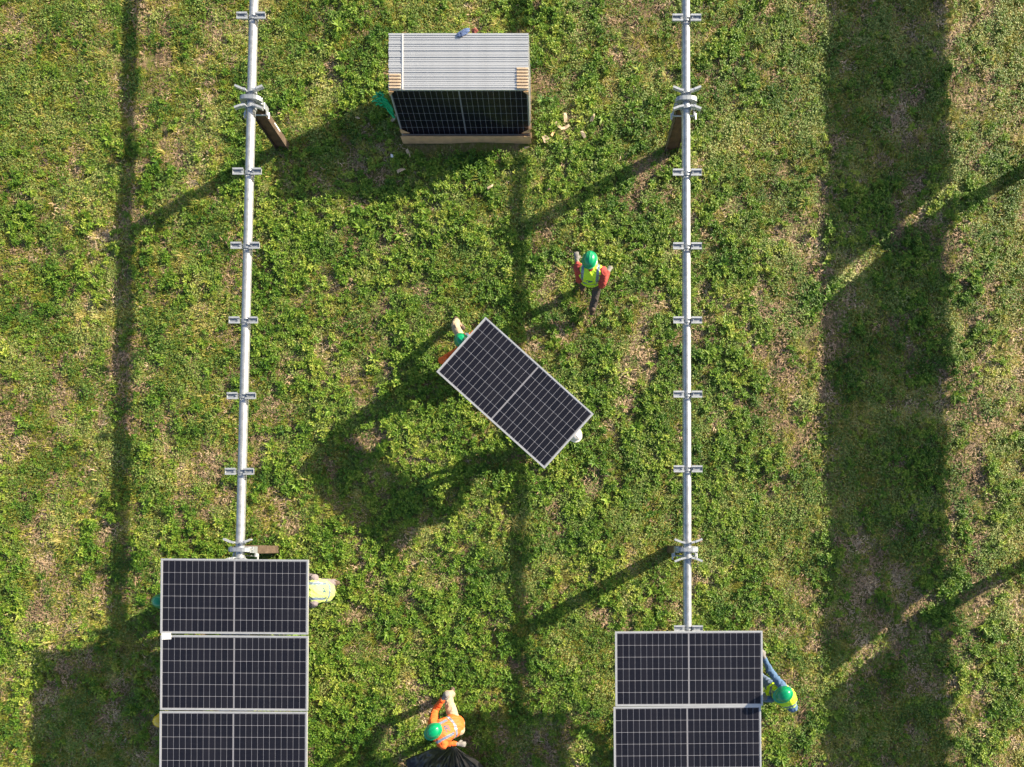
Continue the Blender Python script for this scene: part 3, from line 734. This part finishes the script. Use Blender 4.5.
def person(label, pelvis, neck, head, face, hands, feet, shirt, trousers, hat, vest=None, boots=None, gloves=True, fdir=None, elbow=None, face_tilt=0.0, knee=None):
    """face = heading in degrees (0 = +Y), hands/feet = (left, right)"""
    P, Nk, H = Vector(pelvis), Vector(neck), Vector(head)
    fa = R(face); fwd = Vector((math.sin(fa), math.cos(fa), 0)); rt = Vector((math.cos(fa), -math.sin(fa), 0))
    spine = (Nk - P).normalized(); rt = (rt - spine * rt.dot(spine)).normalized(); front = spine.cross(rt) * -1
    if front.dot(fwd) < 0 and spine.z > .3: front = -front
    t = empty('person', (P.x, P.y, 0)); tag(t, label, 'person'); inv = -Vector((P.x, P.y, 0))
    loc = lambda v: Vector(v) + inv
    P, Nk, H = loc(P), loc(Nk), loc(H)
    chest = P.lerp(Nk, .68); waist = P.lerp(Nk, .3)
    sh = [Nk - spine * .06 - rt * .18, Nk - spine * .06 + rt * .18]
    hip = [P - rt * .09, P + rt * .09]
    hd = [loc(h) for h in hands]; ft = [loc(f) for f in feet]
    el = []; kn = []
    for s in (0, 1):
        sd = rt * (-1 if s == 0 else 1)
        e, w_ = ik(sh[s], hd[s], .30, .27, (elbow[s] if elbow else (sd * .6 + Vector((0, 0, -.8)) - front * .3))); el.append(e); hd[s] = w_
        k, an = ik(hip[s], ft[s] + Vector((0, 0, .0)), .44, .43, (knee[s] if knee else fwd * .9 + sd * .15)); kn.append(k); ft[s] = an
    fd = [(Vector(f) if f is not None else fwd) for f in (fdir or (None, None))]
    hfw = fwd.copy(); hup = ((H - Nk).normalized() * .45 + Vector((0, 0, .8))).normalized(); hf = (hfw - hup * hfw.dot(hup)).normalized(); hr = hf.cross(hup)
    S = dict
    # --- body, one continuous surface
    caps = [(P, waist, .125, .11, S(flat=.72, side=rt)), (waist, chest, .11, .135, S(flat=.70, side=rt)), (chest, Nk - spine * .08, .135, .10, S(flat=.7, side=rt)),
            (sh[0], sh[1], .055, .055), (Nk - spine * .03, H - hup * .03, .052, .05),
            (H - hup * .02, H + hup * .05, .078, .086), (H + hf * .02 - hup * .075, H + hf * .01, .052, .07),
            (H + hf * .088 - hup * .02, H + hf * .083 + hup * .02, .014, .009),                      # nose
            (H + hr * .082 - hup * .015, H + hr * .084 + hup * .015, .016, .018, S(flat=.6)), (H - hr * .082 - hup * .015, H - hr * .084 + hup * .015, .016, .018, S(flat=.6)),
            (H + hf * .074 - hup * .055 - hr * .02, H + hf * .074 - hup * .055 + hr * .02, .009, .009)]   # lips
    for s in (0, 1):
        sd = -1 if s == 0 else 1
        caps += [(sh[s], el[s], .046, .036), (el[s], hd[s], .036, .025)]
        caps += [(hip[s], kn[s], .075, .05), (kn[s], ft[s], .05, .034), (ft[s], ft[s] + fd[s] * .13 + Vector((0, 0, -.04)), .035, .028)]
        d = (hd[s] - el[s]).normalized(); side = (rt - d * rt.dot(d)).normalized() if abs(rt.dot(d)) < .95 else front
        nrm = d.cross(side) * (1 if d.cross(side).z < 0 else -1)
        palm = hd[s] + d * .085
        caps += [(hd[s], palm, .026, .036, S(flat=.5, side=side))]
        hc = []
        for q, (off, ln) in enumerate(((-.030, .062), (-.010, .075), (.010, .080), (.030, .070))):
            b = palm + side * off; m1 = b + (d * .8 + nrm * .35).normalized() * ln * .5; m2 = m1 + (d * .35 + nrm * .9).normalized() * ln * .5
            hc += [(b, m1, .0095, .0085), (m1, m2, .0085, .007)]
        ts = side * (-sd); b = hd[s] + d * .03 + ts * .025; m1 = b + (d * .5 + ts * .7 + nrm * .3).normalized() * .035; m2 = m1 + (d * .8 + nrm * .5).normalized() * .03
        hc += [(b, m1, .012, .010), (m1, m2, .010, .008)]
        caps += hc
        if gloves:
            gc = [(hd[s] - d * .03, hd[s] + d * .01, .032, .031), (hd[s], palm, .031, .040, S(flat=.58, side=side))] + [(c[0], c[1], c[2] + .0035, c[3] + .003) for c in hc]
            blend('glove', gc, .006, M['glove'], 1, t)
    blend('body', caps, .0075, M['skin'], 1, t)
    # eyes
    for s in (-1, 1):
        mb = MB(); p = H + hf * .079 + hr * .032 * s + hup * .012; mb.tube([p - hf * .006, p + hf * .003], [.010, .006], 8); link('eye', mb.mesh('eye', M['eye']), t)
    # --- clothing
    tc = [(P + spine * .0, waist, .145, .135, S(flat=.75, side=rt)), (waist, chest, .135, .158, S(flat=.74, side=rt)), (chest, Nk - spine * .09, .158, .12, S(flat=.72, side=rt)),
          (sh[0], sh[1], .072, .072), (Nk - spine * .05, Nk - spine * .01, .066, .062)]
    sl_ = []
    for s in (0, 1):
        m = el[s].lerp(hd[s], .88)
        tc += [(sh[s], el[s], .066, .050), (el[s], m, .051, .038), (m + (el[s] - m) * .06, m, .042, .040)]
    blend('shirt', tc, .010, shirt, 2, t)
    tr = [(hip[0], hip[1], .095, .095), (P, P + spine * .09, .14, .132, S(flat=.76, side=rt))]
    for s in (0, 1):
        m = kn[s].lerp(ft[s], .90)
        tr += [(hip[s], kn[s], .092, .064), (kn[s], m, .064, .054), (m + (kn[s] - m) * .1, m, .057, .057)]
    blend('trousers', tr, .010, trousers, 2, t)
    for s in (0, 1):
        a = ft[s]; dn = Vector((0, 0, -.045)); f_ = fd[s]
        bc = [(a + Vector((0, 0, .07)), a, .052, .05), (a + dn * .6 - f_ * .035, a + dn + f_ * .15, .045, .042, S(flat=.8))]
        blend('boot', bc, .010, boots or M['boot'], 1, t)
    # --- vest over the shirt, tape and print as patches of the fabric
    if vest:
        vc = [(P + spine * .06, waist, .178, .172, S(flat=.80, side=rt)), (waist, chest, .172, .196, S(flat=.77, side=rt)), (chest, Nk - spine * .10, .196, .145, S(flat=.75, side=rt)),
              (sh[0] + rt * .07, sh[1] - rt * .07, .082, .082)]
        v = blend('vest', vc, .008, vest, 2, t); me = v.data
        me.materials.append(M['reflect']); me.materials.append(M['print'])
        cs = np.empty(len(me.polygons) * 3); me.polygons.foreach_get('center', cs); cs = cs.reshape(-1, 3)
        rel = cs - np.array(P); hs = rel @ np.array(spine); xs = rel @ np.array(rt); fs_ = rel @ np.array(front); Lt = (Nk - P).length
        idx = np.zeros(len(cs), int)
        idx[(np.abs(np.abs(xs) - .115) < .021) & (hs > Lt * .42)] = 1
        idx[np.abs(hs - Lt * .30) < .022] = 1
        pr = (fs_ < 0) & (np.abs(xs) < .055) & (np.abs(hs - Lt * .66) < .05)
        pat = (np.abs(hs - Lt * .66 - xs * .5) < .012) | (np.abs(hs - Lt * .66 - .036) < .008) | ((np.abs(xs) < .012) & (hs > Lt * .66)) | (np.abs(hs - Lt * .66 + .035 - xs * .4) < .009)
        idx[pr & pat] = 2
        me.polygons.foreach_set('material_index', idx.astype(np.int32))
    # --- hard hat: shell, ridge, brim and peak
    mb = MB(); n = 28; K = 9; Mh = Matrix.Translation(H + hup * .035) @ Matrix((hr, hf, hup)).transposed().to_4x4() @ Matrix.Rotation(face_tilt, 4, 'X')
    vs = []; fs = []
    for k in range(K + 1):
        th = math.pi / 2 * k / K; z = .116 * math.sin(th) ; r = math.cos(th) ** .8
        for q in range(n):
            an = 2 * math.pi * q / n; x = .106 * r * math.cos(an); y = .128 * r * math.sin(an)
            rid = .008 * math.exp(-(x / .014) ** 2) + .004 * (math.exp(-((abs(x) - .045) / .010) ** 2)) if k > 1 else 0
            vs.append((x, y, z + rid))
    for k in range(K):
        for q in range(n):
            p = (q + 1) % n; fs.append((k*n+q, k*n+p, (k+1)*n+p, (k+1)*n+q))
    mb.add(vs, fs, 0, True, Mh)
    vs = []; fs = []
    for q in range(n):
        an = 2 * math.pi * q / n; pk = max(0, math.sin(an)) ** 2
        for rr_, zz in ((1.0, .0), (1.10 + .22 * pk, -.006 - .010 * pk), (1.10 + .22 * pk, -.010 - .010 * pk), (.98, -.006)):
            vs.append((.106 * rr_ * math.cos(an), .128 * rr_ * math.sin(an), zz))
    for q in range(n):
        p = (q + 1) % n
        for k in range(4): fs.append((q*4+k, q*4+(k+1)%4, p*4+(k+1)%4, p*4+k))
    mb.add(vs, fs, 0, False, Mh)
    link('hard_hat', mb.mesh('hard_hat', hat), t)
    hair = [(H - hf * .03 + hup * .01, H - hf * .025 - hup * .035, .075, .062)]
    blend('hair', hair, .010, M['hair'], 0, t)
    return t

# A: walking away from the carried panel
person('worker in lime vest, red sleeves and green hard hat walking alone on the grass', (.60, 4.17, .93), (.575, 4.13, 1.42), (.55, 4.17, 1.585), 8,
       (at(577, 261, 1.12), at(608, 272, 1.0)), ((.52, 4.36, .10), (.67, 3.93, .16)), M['red'], M['dark_trousers'], M['hard_green'], M['lime'], None, True,
       elbow=((.05, -.1, -1), (.1, -.2, -1)), face_tilt=-.15)
# B: north-west end of the carried panel, squatting low with one leg out behind
person('worker in orange sleeves bent under the upper left end of the carried panel', (-1.33, 3.22, .52), (-1.345, 3.17, .91), (-1.375, 3.15, 1.03), 135,
       (at(481, 338, 1.00), at(448, 361, 1.02)), ((-1.25, 3.02, .10), (-1.60, 3.77, .12)), M['orange'], M['khaki'], M['hard_green'], M['orange_vest'], None, True,
       elbow=((.3, -.2, -.8), (-.45, .25, -.8)), face_tilt=-.1, knee=((.7, -.7, .5), (-.2, .2, .8)))
# C: south-east end
person('worker with white hard hat mostly hidden under the lower right end of the carried panel', (.0, 2.13, .75), (.235, 1.86, .92), (.325, 1.745, 1.03), 135,
       ((.02, 2.28, 1.0), (-.22, 2.02, 1.0)), ((.02, 2.14, .10), (-.12, 2.02, .10)), M['blue'], M['jeans'], M['hard_white'], None, None, True,
       elbow=((0, 0, -1), (0, 0, -1)), face_tilt=-.1)
# D: bending over black sheeting at the bottom
person('worker in orange shirt and khaki trousers bending over black sheeting at the bottom edge', at(456, 724, .84), at(435, 735, 1.17), at(434, 731, 1.27), 232,
       (at(457, 744, .86), at(443, 699, .95)), (at(452, 729, .1), at(452, 694, .13)), M['orange'], M['khaki'], M['hard_green'], M['orange_vest'], None, True,
       elbow=((-.1, -.25, -1), (-.35, -.1, -1)), face_tilt=-.1, knee=((-.5, -.5, 0), (-.38, 1, .5)), fdir=(None, (0, .45, -.1)))
# E: right table
person('worker in lime vest and blue sleeves reaching towards the right table from its right side', at(774, 692, .95), at(790, 698, 1.34), (3.42, -2.19, 1.50), 240,
       (at(766, 698, 1.14), at(764, 657, 1.30)), ((3.42, -2.40, .10), (3.40, -2.02, .10)), M['blue'], M['jeans'], M['hard_green'], M['lime'], None, True,
       elbow=((-.1, .15, -1), (-.2, 0, -.8)), face_tilt=-.1)
# F: leaning in under the left table from the right
person('worker in pale lime vest leaning under the left table from its right side', at(327, 591, .90), at(311, 591, 1.26), (-3.82, -.70, 1.15), 270,
       ((-3.98, -.82, 1.15), (-3.98, -.56, 1.15)), ((-3.72, -.82, .10), (-3.64, -.62, .10)), M['grey_shirt'], M['grey_shirt'], M['hard_green'], M['pale_lime'], None, True,
       elbow=((.1, -.3, -1), (.1, .3, -1)), face_tilt=-.1)
# G, H: almost hidden at the left table's left side
person('worker under the left table whose green hard hat shows past its upper left side', (-5.72, -.86, .80), (-5.88, -.86, 1.06), (-5.95, -.84, 1.15), 90,
       ((-5.45, -.62, 1.26), (-5.45, -1.05, 1.26)), ((-5.75, -.74, .10), (-5.60, -.98, .10)), M['blue'], M['jeans'], M['hard_green'], None, None, True, face_tilt=.1)
person('worker under the left table whose yellow hard hat shows past its lower left side', (-5.72, -2.66, .80), (-5.88, -2.66, 1.06), (-5.93, -2.655, 1.15), 90,
       ((-5.45, -2.42, 1.26), (-5.45, -2.85, 1.26)), ((-5.75, -2.54, .10), (-5.60, -2.78, .10)), M['grey_shirt'], M['dark_trousers'], M['hard_yellow'], None, None, True, face_tilt=.1)

# ------------------------------------------------------------------ black sheeting held by the bending worker
def sheeting():
    top = Vector((-1.53, -3.10, .84)); n, m = 120, 34; vs = []; fs = []
    v_ = VN(77)
    for i in range(m + 1):
        t = i / m
        for k in range(n + 1):
            u = k / n; a = math.radians(196 + 124 * u)
            fold = math.sin(u * 46 + math.sin(u * 9) * 2) * .5 + math.sin(u * 93 + 1) * .25
            r = .05 + 1.45 * t; z = top.z * (1 - t) ** 1.6 + .07 + fold * .06 * math.sin(min(t * 2.2, 1.57)) * (1 - .3 * t)
            z += .24 * (abs(float(v_.fbm(np.array(u * 17.), np.array(t * 5.), 3)) - .5) - .1) * min(t * 4, 1); a += .16 * (float(v_.n(np.array(u * 5 + 3.), np.array(t * 2.5))) - .5); rr_ = r * (1 + .06 * fold * (1 - t) + .12 * float(v_.n(np.array(u * 6), np.array(3.))) * t)
            vs.append((top.x + math.cos(a) * rr_ * .62, top.y + math.sin(a) * rr_, z))
    for i in range(m):
        for k in range(n):
            b = i * (n + 1) + k; fs.append((b, b + 1, b + n + 2, b + n + 1))
    mb = MB(); mb.add(vs, fs, 0, True); me = mb.mesh('black_sheeting', M['tarp'])
    bm = bmesh.new(); bm.from_mesh(me)
    bmesh.ops.solidify(bm, geom=bm.faces[:], thickness=.004); bm.to_mesh(me); bm.free()
    o = link('black_sheeting', me); tag(o, 'gathered black plastic sheeting held by the orange worker at the bottom edge', 'plastic sheet'); return o
sheeting()
